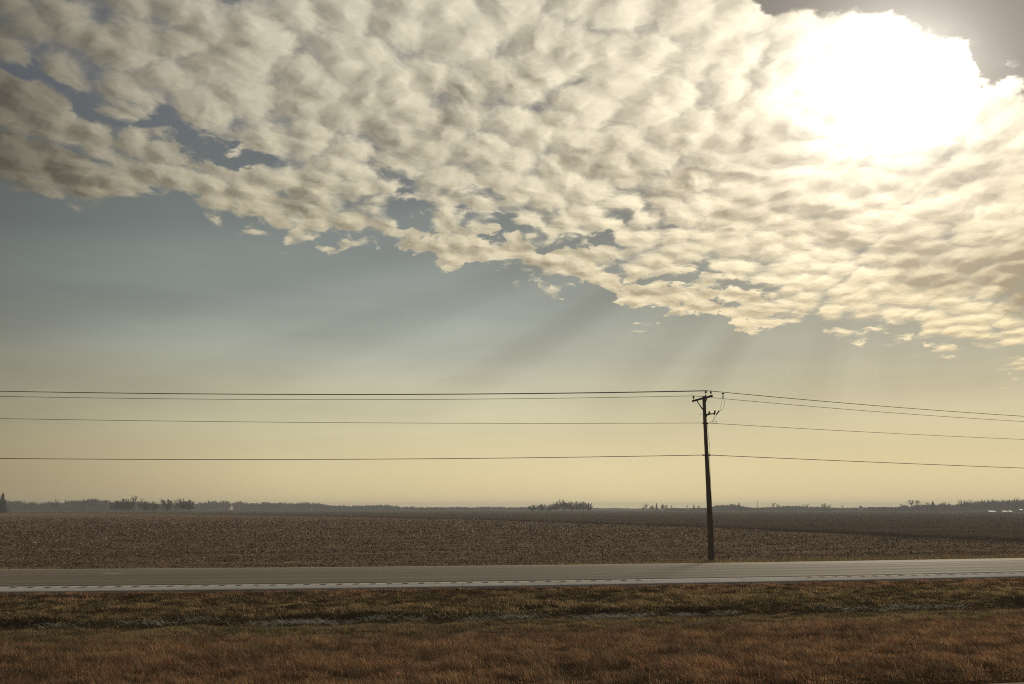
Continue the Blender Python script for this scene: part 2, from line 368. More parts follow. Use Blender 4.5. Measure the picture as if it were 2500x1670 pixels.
# ---- ground ----
m, nt, p, out = new_mat('soil and stubble')
u, s = uv2(nt); P = objpos(nt)
n_fine = noise(nt, P, 5.0, 6, .7, '3D'); n_mid = noise(nt, P, .45, 5, .6, '3D'); n_big = noise(nt, P, .035, 4, .55, '3D')
row = noise(nt, comb(nt, u*.02, s*.16), 1.0, 6, .75)
g_med = mixc(nt, n_fine.smooth(.3, .7), (.030, .019, .011), (.075, .046, .026))
g_med = mixc(nt, n_mid.smooth(.4, .65), g_med, (.052, .046, .020))
yy = V(nt, nt.nodes.new('ShaderNodeSeparateXYZ').outputs[1]); nt.links.new(P, yy.o.node.inputs[0])
spec_ = n_fine*.55 + n_mid*.25 + row*.2
g_fld = ramp(nt, spec_, [(.36, (.085, .056, .039)), (.46, (.19, .130, .090)), (.55, (.31, .22, .15)), (.66, (.52, .39, .28))])
g_fld = mixc(nt, n_big.smooth(.35, .65)*.35, g_fld, (.18, .12, .08))
t_ = (yy - 99.0)
xb = t_*-.171 + (t_*t_)*-.00082 + 58.0
inside = (u - xb + (n_big-.5)*18 + (n_mid-.5)*5)
tilled = inside.smooth(-6.0, 8.0)
g_till = ramp(nt, n_fine*.4 + row*.35 + n_mid*.25, [(.36, (.050, .038, .030)), (.5, (.118, .090, .069)), (.62, (.185, .142, .108))])
g_edge = mixc(nt, inside.smooth(26.0, 0.0)*row.smooth(.2, .55)*.85, g_till, (.016, .0133, .0115))
g_fld = mixc(nt, tilled, g_fld, g_edge)
c = mixc(nt, s.smooth(15.2, 17.8), g_med, g_fld)
nt.links.new(c, p.inputs['Base Color']); p.inputs['Roughness'].default_value = 1.0; p.inputs['Specular IOR Level'].default_value = 0
bump(nt, p, n_fine*.6 + n_mid*1.4, .8, .12)
M_GROUND = m
v, q, uv = grid(xs, ss, ground_z)
g = mesh_np('ground', v, [q], M_GROUND, uv=uv, smooth=True); tag(g, kind='structure')

# ---- road ----
xr = np.concatenate([-ladder(60, 1500, 40, 2)[1:][::-1], np.arange(-60, 60.01, 1.), ladder(60, 1500, 40, 2)[1:]])
def road_mat():
    m, nt, p, out = new_mat('worn asphalt'); u, s = uv2(nt)
    st1 = noise(nt, comb(nt, u*.012, s*.9), 1.0, 5, .65); st2 = noise(nt, comb(nt, u*.05, s*4.0), 1.0, 4, .6)
    gr = noise(nt, objpos(nt), 26.0, 4, .7, '3D'); pt = noise(nt, comb(nt, u*.09, s*.5), 1.0, 5, .6)
    k = st1*.5 + st2*.3 + gr*.15 + pt*.2
    col = ramp(nt, k, [(.38, (.120, .098, .078)), (.55, (.175, .145, .114)), (.74, (.255, .214, .172))])
    # polished wheel tracks and the paler far shoulder
    tr = s.curve([(2.4, .1), (3.4, .55), (4.3, .1), (5.2, .5), (6.0, .05), (7.0, .5), (8.0, .1), (9.0, .5), (9.9, .1), (10.4, .8), (11.3, .15), (12.2, .9), (13.4, .8), (14.5, .2)], 2.4, 14.5, 1.0)
    col = mixc(nt, tr*.5, col, (.28, .235, .18))
    seam = (s - 10.15).abs().smooth(.09, .02) * .7
    col = mixc(nt, seam, col, (.05, .042, .036))
    wear = noise(nt, comb(nt, u*.6, s*3.0), 1.0, 4, .7)
    line = (s - 9.82).abs().smooth(.085, .06)
    seg = None
    for c0, hw in ((-21.5, .55), (25.4, .55), (31.7, .28), (32.6, .12), (-58, .5), (60, .6)):
        a = (u - c0).abs().smooth(hw, hw*.75); seg = a if seg is None else seg + a
    col = mixc(nt, (line*seg*wear.smooth(.28, .4)).clamp(), col, (.80, .79, .76))
    col = mixc(nt, line*wear.smooth(.60, .75)*.25, col, (.5, .48, .45))
    yl = (s - 2.58).abs().smooth(.10, .06)
    col = mixc(nt, yl*wear.smooth(.3, .55)*.75, col, (.20, .10, .028))
    ed = (s - 14.36).abs().smooth(.11, .06)
    col = mixc(nt, ed*wear.smooth(.25, .5)*.7, col, (.5, .47, .42))
    nt.links.new(col, p.inputs['Base Color'])
    rg = tr*-.14 + .80 + (gr-.5)*.15
    nt.links.new(rg.o, p.inputs['Roughness']); p.inputs['Specular IOR Level'].default_value = .14
    bump(nt, p, gr, .25, .006)
    return m
M_ROAD = road_mat()
def slab(name, s0, s1, ns, zf, mat, skirt=.22):
    sv = np.linspace(s0, s1, ns); sv = np.concatenate([[s0], sv, [s1]]); n = len(sv)
    zz = np.array([zf(a) for a in sv]); zz[0] -= skirt; zz[-1] -= skirt
    v, q, uv = grid(xr, sv, lambda X, S: np.repeat(zz[:, None], len(xr), 1))
    o = mesh_np(name, v, [q], mat, uv=uv); tag(o, kind='structure'); return o
slab('highway', 2.30, 14.5, 14, lambda a: .06 - abs(a - 8.2)*.0096, M_ROAD)
slab('near_carriageway', -36.5, -24.3, 14, lambda a: .06 - abs(a + 30.4)*.0096, M_ROAD)
m, nt, p, out = new_mat('concrete shoulder'); u, s = uv2(nt)
gr = noise(nt, objpos(nt), 18.0, 5, .7, '3D'); pt = noise(nt, comb(nt, u*.35, s*1.6), 1.0, 5, .65)
col = ramp(nt, gr*.4 + pt*.6, [(.3, (.30, .285, .265)), (.5, (.50, .48, .46)), (.68, (.68, .66, .64))])
ph = (u*(1/.755))._m('FRACT')
gro = (ph - .3).abs().smooth(.215, .16) * (s - 1.98).abs().smooth(.30, .20)
brk = (u - 10.8).abs().smooth(3.6, 4.2) * (u*1.0).abs().smooth(300, 200)
gm = gro*brk*noise(nt, comb(nt, u*.7, s*.5), 1.0, 2, .5).smooth(.22, .42)
col = mixc(nt, gm*.97, col, (.055, .048, .042))
jt = ((u*(1/4.6))._m('FRACT') - .5).abs().smooth(.006, .003)
col = mixc(nt, jt*.6, col, (.12, .11, .10))
col = mixc(nt, s.smooth(1.1, .0)*(pt*.5 + gr*.5).smooth(.40, .6)*.8, col, (.19, .15, .115))
nt.links.new(col, p.inputs['Base Color']); p.inputs['Roughness'].default_value = .9; p.inputs['Specular IOR Level'].default_value = .08
bump(nt, p, gr*.15, .8, .012)
slab('road_shoulder', 0.0, 2.43, 6, lambda a: -.022 + a*.014, m)

# ---- puddles in the ditch ----
m, nt, p, out = new_mat('standing water'); p.inputs['Base Color'].default_value = (.05, .05, .045, 1); p.inputs['Roughness'].default_value = .06
bump(nt, p, noise(nt, objpos(nt), 9.0, 3, .5, '3D'), .08, .01)
for x0, sl, ln in ((-2.1, -6.5, .55), (1.0, -6.55, .55), (-9.2, -6.6, .7), (6.6, -6.5, .8), (9.8, -6.6, .6)):
    a = np.linspace(0, 2*math.pi, 28)[:-1]; r = 1 + (vnoise(a*2.2, a*0 + x0, 2) - .5)*.7
    X = x0 + np.cos(a)*r*ln; Sx = sl + np.sin(a)*r*.22
    v = np.stack([X, yref(X) + Sx, np.full_like(X, -.70)], -1)
    v = np.vstack([v, [[x0, float(yref(x0)) + sl, -.70]]]); n = len(a)
    tag(mesh_np('ditch_water', v, [np.array([[n, i, (i+1) % n] for i in range(n)])], m), kind='structure')

# ================= grass, stubble =================
def blades(name, x, s, h, w, lean, ldir, col, mat, curl=.5, z=None, flat=False):
    n = len(x); y = yref(x) + s; z = ground_z(x, s) - .02 if z is None else z
    face = rng.uniform(0, math.pi, n); wx, wy = np.cos(face)*w/2, np.sin(face)*w/2
    dx, dy = np.cos(ldir), np.sin(ldir)
    up1, out1 = h*.58, lean*h*.35; up2, out2 = h*(1 - curl*.25*lean), lean*h*(1.0 + curl*.2)
    if flat: up1, up2 = h*.22, h*.12
    B = np.stack([x, y, z], -1); Wd = np.stack([wx, wy, np.zeros(n)], -1)
    M = B + np.stack([dx*out1, dy*out1, up1], -1); T = B + np.stack([dx*out2, dy*out2, up2], -1)
    v = np.stack([B - Wd, B + Wd, M - Wd*.8, M + Wd*.8, T], 1).reshape(-1, 3); k = np.arange(n)[:, None]*5
    q = k + np.array([[0, 1, 3, 2]]); t = k + np.array([[2, 3, 4]])
    return mesh_np(name, v, [q, t], mat, col=np.repeat(col, 5, 0))
M_GRASS = blade_mat('dry grass blades', .52); M_STRAW = blade_mat('bleached straw', .25); M_CORN = blade_mat('corn residue', .2, .6)
def scatter(n, s0, s1, dens=None, half=lambda y: 4 + y*.66):
    s = rng.uniform(s0, s1, n); y = 41 + s; x = rng.uniform(-1, 1, n)*half(y)
    if dens is not None:
        k = rng.random(n) < dens(x, s); x, s = x[k], s[k]
    return x, s
RUST, PINK, TAN, OLIVE, BROWN, UMBER = (np.array(c) for c in ((.33, .170, .088), (.34, .195, .130), (.47, .345, .20), (.30, .25, .105), (.21, .140, .085), (.085, .060, .042)))
def palette(ws):
    ws = np.stack(ws, -1); ws = np.clip(ws, .001, None); cw = np.cumsum(ws, 1); r = rng.random(len(ws))[:, None]*cw[:, -1:]
    i = (r > cw).sum(1); c = np.stack([RUST, PINK, TAN, OLIVE, BROWN, UMBER])[i]
    return c*rng.uniform(.55, 1.4, len(c))[:, None]*rng.uniform(.92, 1.08, (len(c), 3))
def hollow(x, s): return 1 - .93*np.exp(-((x-1.0)/.8)**4 - ((s+4.75)/.36)**2)
def hfield(x, s):
    tus = fbm(x*1.5, s*1.5, 21); big = fbm(x*.22, s*.5, 22)
    base = np.interp(s, [-24.4, -23.6, -22.5, -15, -13, -11, -8.5, -7.2, -6.6, -6.0, -5.3, -3, -1.2, -.15], [.03, .08, .20, .25, .23, .17, .15, .10, .04, .10, .18, .15, .14, .12])
    return base*np.clip(.35 + (tus-.25)*1.5, .25, 1.6)*(.7 + .6*big)
def gcol(x, s):
    a = fbm(x*.12, s*.33, 31); b = fbm(x*.45, s*1.1, 32); d = fbm(x*2.4, s*4.2, 33); cl = .40 + 1.4*sstep(.28, .70, .4*b + .6*d)
    near = sstep(-11.5, -14.0, s + (a-.5)*5); edge = sstep(-2.6, -.5, s + (b-.5)*2); bank_shade = np.exp(-((s+5.75)/.5)**2)*bank(x)  # shade on the steep bank is painted in as extra umber blades
    pl = np.exp(-((s+7.0)/.55)**2)*sstep(.4, .6, b)
    ol = (1-near)*(1-edge)
    return palette([near*(.45+b) + .14 + edge*.5, near*.14*(a*2) + edge*.75, .10 + near*.22*d*2 + ol*.28*sstep(.4, .7, b) + pl*1.2, ol*(.55+a)*(1.2-b) + .04 + near*.34*sstep(.42, .65, a), .36 + .3*ol + .25*(1-d),   .10 + bank_shade*.6 + .35*sstep(.55, .35, d)])*(cl*(1 + .35*sstep(-7, -4.5, s)))[:, None]
x, s = scatter(640000, -24.25, -.02, lambda x, s: np.interp(s, [-24.3, -23.3, -15, -7.5, -6.9, -6.3, -5.9, -.3, 0], [.15, .9, 1, 1, .5, .25, .9, 1, .6])*hollow(x, s))
h = hfield(x, s)*rng.uniform(.55, 1.35, len(x))
grs = blades('median_grass', x, s, h, rng.uniform(.006, .012, len(x))*(1 + (s+24)*.016), rng.uniform(.25, 1.45, len(x)), 2.9 + (fbm(x*.6, s*.6, 25)-.5)*4 + rng.normal(0, 1.1, len(x)), gcol(x, s), M_GRASS)
tag(grs, 'rusty brown and olive dry grass filling the median ditch', 'grass', kind='stuff')
# seed stalks above the grass
x, s = scatter(9000, -23, -.1, lambda x, s: .35 + .65*sstep(-1.2, -.2, s) + .3*sstep(-12, -15, s))
h = rng.uniform(.2, .5, len(x))*np.interp(s, [-23, -12, -6, -.1], [.8, .7, .5, .7])
st = blades('seed_stalks', x, s, h, rng.uniform(.006, .011, len(x)), rng.uniform(.1, .5, len(x)), rng.uniform(0, 6.28, len(x)), palette([x*0+.3, x*0+.2, x*0+.35, x*0, x*0+.5, x*0+.3]), M_GRASS)
tag(st, 'thin dead weed stalks rising above the median grass', 'weeds', kind='stuff')
# flattened pale straw along the ditch bottom
x, s = scatter(80000, -8.2, -5.9, lambda x, s: np.exp(-((s+6.75+(fbm(x*.4, x*0, 41)-.5)*1.4)/.40)**2)*sstep(.50, .62, fbm(x*.8, s*2.4, 42))*(.08 + .38*bank(x))*sstep(21.5, 18.5, x))
c = np.array([[.74, .70, .63]])*rng.uniform(.45, 1.35, len(x))[:, None]
sw = blades('ditch_straw', x, s, rng.uniform(.25, .7, len(x)), rng.uniform(.008, .018, len(x)), np.ones(len(x)), np.where(rng.random(len(x)) < .5, 0, math.pi) + rng.normal(.1, .5, len(x)), c, M_STRAW, z=ground_z(x, s) + rng.uniform(.0, .09, len(x)), flat=True)
tag(sw, 'pale flattened straw lying along the bottom of the ditch', 'straw', kind='stuff')
# scattered pale straws in the near grass
x, s = scatter(9000, -23.8, -1)
c = np.array([[.6, .5, .36]])*rng.uniform(.6, 1.3, len(x))[:, None]
sp = blades('pale_straws', x, s, hfield(x, s)*1.0 + .06, rng.uniform(.006, .011, len(x)), rng.uniform(.3, 1.3, len(x)), rng.uniform(0, 6.28, len(x)), c, M_STRAW)
tag(sp, 'scattered bleached straws among the rusty grass', 'straw', kind='stuff')
# green verge beyond the road, thicker to the right
x, s = scatter(60000, 14.55, 18.6, lambda x, s: (.01 + .99*sstep(-6, 26, x + (fbm(x*.3, s, 51)-.5)*22))*sstep(18.6, 16.0, s))
c = palette([x*0+.05, x*0, x*0+.25, x*0+1.0, x*0+.5, x*0+.2])*1.25
vg = blades('verge_grass', x, s, rng.uniform(.10, .34, len(x))*np.interp(s, [14.5, 15, 17, 18.6], [.6, 1.0, 1.5, 1.6]), rng.uniform(.014, .03, len(x)), rng.uniform(.2, 1, len(x)), rng.uniform(0, 6.28, len(x)), c, M_GRASS)
tag(vg, 'olive green grass strip between the highway and the field', 'grass', kind='stuff')
# corn residue on the field, thinning with distance
n = 640000; y = 56/(1 - rng.random(n)*.905)**.95; x = rng.uniform(-1, 1, n)*(y*.66 + 4); s = y - yref(x)
k = (s > 16.2) & (rng.random(n) < np.clip(.35 + 1.3*(fbm(x*.35, s*.9, 61) - .3), .15, 1)); x, s, y = x[k], s[k], y[k]
k = rng.random(len(x)) < (.25 + .75*sstep(.34, .56, fbm(x*.05, s*.75, 63)))*(.3 + .7*sstep(.32, .5, fbm(x*.9, s*.9, 64))); x, s, y = x[k], s[k], y[k]
t = y - 99; tl = sstep(-2, 6, x - (58 - .171*t - .00082*t*t) + (fbm(x*.03, s*.03, 62)-.5)*16)
k = rng.random(len(x)) > np.maximum(sstep(0, .8, tl)*.93, sstep(170, 520, y)); x, s, y, tl = x[k], s[k], y[k], tl[k]
r = rng.random(len(x)); pal = np.stack([(.050, .034, .025), (.13, .089, .060), (.27, .19, .125), (.48, .355, .235), (.72, .58, .42), (.9, .87, .8)])  # rare near-white last tone paints sun glints onto the residue
c = pal[np.searchsorted([.30, .54, .77, .93, .994], r)]*rng.uniform(.75, 1.25, len(x))[:, None]*(1 - .45*tl)[:, None]
gs = np.clip(y/85, .75, 3.4)
cr = blades('corn_residue', x, s, rng.uniform(.04, .15, len(x))*gs*(1 + .9*(rng.random(len(x)) < .07)), rng.uniform(.045, .13, len(x))*gs, rng.uniform(.4, 2.0, len(x)), rng.uniform(0, 6.28, len(x)), c, M_CORN)
tag(cr, 'chopped corn stalks and leaves littering the harvested field', 'corn residue', kind='stuff')

# ================= utility pole =================
PX, PY = 13.6, 60.5
M_WOOD = simple('weathered pole wood', (.095, .072, .052), (.19, .145, .10), 6, .85, stretch=(3, 3, .25))
M_ARM = simple('dark crossarm wood', (.045, .034, .026), (.085, .066, .048), 8, .85, stretch=(1, 1, 4))
M_STEEL = simple('galvanised steel', (.10, .10, .10), (.18, .18, .175), 12, .5, .6)
M_PORC = simple('brown glazed porcelain', (.035, .022, .016), (.055, .034, .024), 10, .3, spec=.5)
M_COND = simple('dark conductor', (.045, .043, .042), (.075, .070, .066), 14, .6, .2)
ZG = -.62
pole = empty('utility_pole', (PX, PY, ZG), 'tall weathered wooden utility pole beside the far edge of the highway', 'utility pole')
def L3(x, y, z): return (x, y, z - ZG)                # heights above the road -> local
zz = np.concatenate([np.linspace(ZG - .3, 11.2, 40), [11.28, 11.30]]); rr = np.interp(zz, [ZG, 2, 4.4, 4.55, 8, 11.3], [.198, .182, .170, .160, .132, .112])
rr *= 1 + .035*np.sin(zz*3.1) * np.cos(zz*1.7); rr[-1] *= .6
b = MB(); b.tube([L3(.02*math.sin(z*.45), 0, z) for z in zz], rr, 16)
b.box(L3(.155, -.05, 4.5), (.05, .10, .22), bev=.01)
b.build('shaft', M_WOOD, pole, True)
ad = np.array([-.238, .971, 0]); ld = np.array([.971, .238, 0]); ac = np.array([-.160, -.04, 11.12])
b = MB(); b.box(L3(*ac), (3.1, .095, .125), ax=ad, bev=.012); arm = b.build('crossarm', M_ARM, pole)
b = MB()
e0, e1 = ac + ad*.80 + np.array([-.02, 0, -.05]), np.array([-.135, .05, 10.36])
d_ = e1 - e0; b.box(L3(*((e0+e1)/2)), (np.linalg.norm(d_), .05, .07), ax=d_)
e0 = ac - ad*.80 + np.array([-.02, 0, -.05]); e1 = np.array([-.135, -.05, 10.36]); d_ = e1 - e0
b.box(L3(*((e0+e1)/2)), (np.linalg.norm(d_), .05, .07), ax=d_)
b.build('brace', M_STEEL, pole)
def pin_insulator(base, pin_h):
    o = MB(); o.tube([L3(*base), L3(base[0], base[1], base[2] + pin_h + .02)], .016, 8); po = o.build('insulator', M_STEEL, pole)
    o = MB(); o.lathe(L3(base[0], base[1], base[2] + pin_h), (0, 0, 1), [(-.01, .03), (0, .085), (.035, .078), (.05, .052), (.085, .060), (.10, .068), (.125, .060), (.135, .034), (.152, .034), (.165, .045), (.185, .035)], 12)
    o.build('bell', M_PORC, po, True); return base[2] + pin_h + .17
B_at = ac - ad*1.36; C_at = ac + ad*1.36
zB = pin_insulator((B_at[0], B_at[1], 11.18), .13); zC = pin_insulator((C_at[0], C_at[1], 11.18), .13)
b = MB(); b.box(L3(.06, -.10, 11.22), (.05, .03, .34)); b.build('top_bracket', M_STEEL, pole)
zA = pin_insulator((.11, -.08, 11.25), .26)
# equipment bracket with arrester and fuse cutout
b = MB(); b.tube([L3(-.42, 0, 9.97), L3(.10, 0, 9.97)], .011, 6); b.box(L3(.20, 0, 9.975), (.20, .12, .09), bev=.01); b.tube([L3(.10, 0, 10.0), L3(.45, -.02, 10.03), L3(.68, -.02, 10.06)], .045, 8); b.box(L3(.10, 0, 9.93), (.06, .2, .22))
b.build('equipment_bracket', M_STEEL, pole)
b = MB(); b.lathe(L3(.31, 0, 10.02), (0, 0, 1), [(0, .10), (.04, .10), (.045, .075), (.08, .085), (.085, .06), (.13, .068), (.135, .05), (.18, .055), (.19, .03), (.24, .022)], 12); b.build('arrester', M_PORC, pole, True)
b = MB(); b.lathe(L3(.66, -.02, 9.98), (.22, 0, 1), [(0, .05), (.03, .075), (.06, .05), (.09, .075), (.12, .05), (.15, .075), (.18, .05), (.21, .072), (.25, .045), (.31, .05)], 12)
cut = b.build('fuse_cutout', M_PORC, pole, True)
b = MB(); b.tube([L3(.79, -.02, 9.96), L3(.84, -.02, 10.03), L3(.97, -.02, 10.20), L3(1.01, -.02, 10.26)], [.03, .045, .045, .055], 8); b.build('fuse_tube', M_ARM, cut, True)
def spline(P, n=24):
    P = np.asarray(P, float); k = len(P); t = np.linspace(0, k-1.0001, n); i = t.astype(int); f = (t-i)[:, None]
    g = lambda j: P[np.clip(j, 0, k-1)]
    return .5*((2*g(i)) + (g(i+1)-g(i-1))*f + (2*g(i-1)-5*g(i)+4*g(i+1)-g(i+2))*f*f + (3*g(i)-g(i-1)-3*g(i+1)+g(i+2))*f**3)
b = MB(); ya = .66
b.tube(spline([L3(1.49, ya, 11.30), L3(1.43, ya, 11.15), L3(1.31, ya*.8, 10.78), L3(1.16, ya*.5, 10.47), L3(1.16, .2, 10.32), L3(1.0, 0, 10.25)]), .0095, 5)
b.tube(spline([L3(1.51, ya, 11.30), L3(1.56, ya, 11.1), L3(1.57, ya*.9, 10.86), L3(1.47, ya*.7, 10.57), L3(1.29, ya*.4, 10.38), L3(1.12, .1, 10.28)]), .0095, 5)
b.tube(spline([L3(.63, -.02, 9.98), L3(.62, -.02, 9.75), L3(.55, 0, 9.55), L3(.40, 0, 9.46), L3(.34, 0, 9.42)]), .011, 5)
b.tube(spline([L3(.80, -.02, 9.98), L3(.70, -.02, 9.80), L3(.60, 0, 9.62), L3(.53, 0, 9.52)]), .010, 5)
a = np.linspace(0, 2*math.pi, 26); b.tube([L3(.65 + .19*math.cos(q_), .02, 9.44 + .085*math.sin(q_) + .02*math.cos(q_)) for q_ in a], .012, 5, False)
b.build('jumper_wire', M_COND, pole, True)
b = MB(); b.box(L3(1.50, ya, 11.56), (.19, .08, .085), bev=.02); b.box(L3(1.50, ya, 11.47), (.05, .04, .12)); b.lathe(L3(1.49, ya, 11.28), (.15, 0, 1), [(0, .03), (.03, .055), (.08, .055), (.11, .03)], 8); b.build('wire_clamp', M_STEEL, pole)
b = MB(); b.tube(spline([L3(.125, -.11, 9.4), L3(.15, -.10, 8.6), L3(.205, -.10, 7.9), L3(.225, -.10, 7.5), L3(.175, -.12, 7.0), L3(.165, -.13, 5), L3(.19, -.13, 2), L3(.2, -.14, ZG)], 50), .013, 5); b.build('ground_wire', M_COND, pole)
for bx, bz in ((-.15, 9.37), (.15, 9.37), (.20, 7.15)):
    b = MB(); b.box(L3(bx, -.03, bz), (.12, .07, .10), bev=.015); b.build('wire_bracket', M_STEEL, pole)
b = MB(); b.tube([L3(-.34, -.05, 7.20), L3(-.27, -.05, 7.13), L3(-.12, -.05, 7.14)], .04, 8); b.build('wire_bracket', M_STEEL, pole)
b = MB(); b.box(L3(.42, .06, 7.155), (.18, .05, .055), ax=(1, .4, 0), bev=.012); b.build('splice_sleeve', M_STEEL, pole)
# ---- conductors: a chord to the next pole each way, bent at this pole ----
def wire(at, L_, R_, rad, label, name='power_line', gap=0.0):
    x0, y0, z0 = at
    def leg(sign, b_, c_, m_, n=60):
        t = np.linspace(gap, 66, n); tt = t*sign
        return np.stack([x0 + tt, y0 + m_*tt, z0 + b_*t + c_*t*t], -1)
    l = leg(-1, *L_, .053)[::-1]; r = leg(1, *R_, .456)
    b = MB(); b.tube(np.vstack([l, r[1:] if gap == 0 else r]), rad, 6); o = b.build(name, M_COND)
    tag(o, label, 'power line', 'overhead lines strung along the pole')
wire((PX + .11, PY - .08, zA), (-.0279, .000411), (-.0254, .000457), .021, 'thick overhead line on the pin at the very top of the pole')
wire((PX + B_at[0], PY + B_at[1], zB), (-.0279, .000425), (-.0250, .000452), .017, 'overhead line on the insulator at the near right end of the crossarm')
wire((PX + C_at[0], PY + C_at[1], zC), (-.0285, .000432), (-.0275, .000480), .0165, 'overhead line on the insulator at the far left end of the crossarm')
wire((PX, PY - .13, 9.385), (-.0104, .000236), (-.0099, .00025), .0155, 'thin neutral line crossing the pole below the fuse bracket', 'neutral_line')
wire((PX, PY - .16, 7.15), (-.0224, .00030), (-.0125, .00010), .023, 'lowest overhead cable, attached midway down the pole', 'telephone_cable')
# ================= trees =================
M_BARK = simple('grey brown bark', (.050, .040, .032), (.085, .068, .055), 5, .95, stretch=(1, 1, .3))
def twig_mat(name, a, b):
    m, nt, p, out = new_mat(name)
    n = noise(nt, objpos(nt), .5, 4, .6, '3D'); nt.links.new(mixc(nt, n.smooth(.35, .65), a, b), p.inputs['Base Color'])
    p.inputs['Roughness'].default_value = 1.0; p.inputs['Specular IOR Level'].default_value = .05; return m
M_TWIG = twig_mat('bare twigs', (.060, .046, .036), (.105, .078, .058)); M_OAK = twig_mat('withered oak leaves', (.070, .046, .032), (.12, .078, .05))
M_FIR = twig_mat('evergreen needles', (.022, .026, .018), (.042, .046, .028))
def unit(v): return v/(np.linalg.norm(v, axis=-1, keepdims=True) + 1e-9)
def slivers(P, D, ln, w):
    """thin triangles from P along D"""
    sd = unit(np.cross(D, rng.normal(size=P.shape))); w = np.broadcast_to(np.asarray(w), (len(P),))[:, None]; ln = np.broadcast_to(np.asarray(ln), (len(P),))[:, None]
    v = np.stack([P - sd*w/2, P + sd*w/2, P + D*ln], 1).reshape(-1, 3)
    return v, np.arange(len(P)*3).reshape(-1, 3)
def tree_shape(kind):
    """unit-height tree: (trunk MB, crown verts, crown tris)"""
    T = MB(); PP, DD, LL, WW = [], [], [], []
    if kind == 'conifer':
        T.tube([(0, 0, 0), (0, 0, .5), (0, 0, .98)], [.022, .013, .003], 6)
        n = 900; hh = .06 + .94*rng.random(n)**1.25; a = rng.uniform(0, 6.283, n); R = .21*(1 - hh)**.85 + .012
        R *= (.45 + .75*((hh*9) % 1.0)) * rng.uniform(.6, 1.35, n)
        D = unit(np.stack([np.cos(a), np.sin(a), rng.uniform(-.45, .25, n)], -1)); P = np.stack([0*a, 0*a, hh], -1) + D*(R*.25)[:, None]
        v, t = slivers(P, D, R, .022 + .02*rng.random(n)); return T, v, t
    dense = kind in ('dense', 'oak'); tall = kind == 'vase'
    fork = {'bare': .26, 'vase': .42, 'dense': .16, 'oak': .18}[kind]
    T.tube([(0, 0, 0), (.005, 0, fork*.5), (0, .006, fork), (.01, 0, .62)], [.030, .022, .019, .007], 6)
    nl = {'bare': 11, 'vase': 8, 'dense': 15, 'oak': 13}[kind]
    for i in range(nl):
        z0 = fork*rng.uniform(.75, 1.5); az = i*2.4 + rng.uniform(-.4, .4)
        tz = rng.uniform(.5, .92) if not tall else rng.uniform(.72, .93); rr = (.36 if not tall else .30)*math.sqrt(max(.05, 1 - ((tz-.58)/.46)**2))*rng.uniform(.65, 1.05)
        if dense: rr *= 1.12; tz = rng.uniform(.3, .9)
        if i == 0: rr, tz = .05, .90
        A = np.array([0, 0, z0]); E = np.array([math.cos(az)*rr, math.sin(az)*rr, tz]); M = A*.5 + E*.5 + np.array([math.cos(az), math.sin(az), -.6])*rr*.14
        T.tube(spline([A, M, E], 7), np.linspace(.016, .006, 7), 5)
        for j in range(6 if not dense else 8):
            f = rng.uniform(.35, 1.0); B = (1-f)**2*A + 2*f*(1-f)*M + f*f*E
            d = unit(unit(E - A)*.7 + rng.normal(size=3)*.55 + np.array([0, 0, .35])); l = rng.uniform(.07, .15)
            PP.append(B[None]); DD.append(d[None]); LL.append([l]); WW.append([.011])
            k = 9 if not dense else 64
            g = rng.uniform(.2, 1.1, k)[:, None]; P = B + d*l*g
            D = unit(d*.5 + rng.normal(size=(k, 3))*(.55 if not dense else .8) + np.array([0, 0, .3]))
            PP.append(P); DD.append(D); LL.append(rng.uniform(.05, .11, k) if not dense else rng.uniform(.03, .075, k)); WW.append(rng.uniform(.007, .014, k) if not dense else rng.uniform(.014, .036, k))
    if dense:                                        # fine outer twigs closing the rounded crown
        n = 900; P = unit(rng.normal(size=(n, 3)))*(rng.random(n)[:, None]**.45)*[.40, .40, .40] + [0, 0, .54]; P[:, 2] = np.maximum(P[:, 2], .05)
        P *= (1 + .16*np.sin(P[:, :1]*17)*np.sin(P[:, 1:2]*15 + 1))
        PP.append(P); DD.append(unit(rng.normal(size=(n, 3)) + [0, 0, .5])); LL.append(rng.uniform(.03, .07, n)); WW.append(rng.uniform(.016, .036, n))
    v, t = slivers(np.vstack(PP), np.vstack(DD), np.concatenate(LL), np.concatenate(WW)); return T, v, t
PROTO = {}
for kind, n in (('bare', 3), ('vase', 2), ('dense', 3), ('oak', 2), ('conifer', 2)):
    PROTO[kind] = []
    for i in range(n):
        T, v, t = tree_shape(kind); v = v/np.array([1, 1, v[:, 2].max()])
        PROTO[kind].append((T, v, t))
MESH = {}
def tree_meshes(kind, i):
    """mesh data of one tree form, made once, shared by its copies"""
    if (kind, i) not in MESH:
        T, v, t = PROTO[kind][i]
        a = T.build('trunk', M_BARK); b = mesh_np('crown', v, [t], {'conifer': M_FIR, 'oak': M_OAK}.get(kind, M_TWIG))
        MESH[kind, i] = (a.data, b.data); bpy.data.objects.remove(a); bpy.data.objects.remove(b)
    return MESH[kind, i]
FIELD = -.52
NAMES = {'bare': 'bare_tree', 'vase': 'bare_tree', 'dense': 'dense_tree', 'oak': 'dense_tree', 'conifer': 'conifer_tree'}
def tree(kind, x, y, h, wide, label, group, i=0):
    o = empty(NAMES[kind], (x, y, FIELD), label, 'tree', group); o.scale = (h*wide, h*wide, h); o.rotation_euler.z = rng.uniform(0, 6.28)
    a, b = tree_meshes(kind, i % len(PROTO[kind]))
    link('trunk', a, None, o); link('crown', b, None, o)
    return o
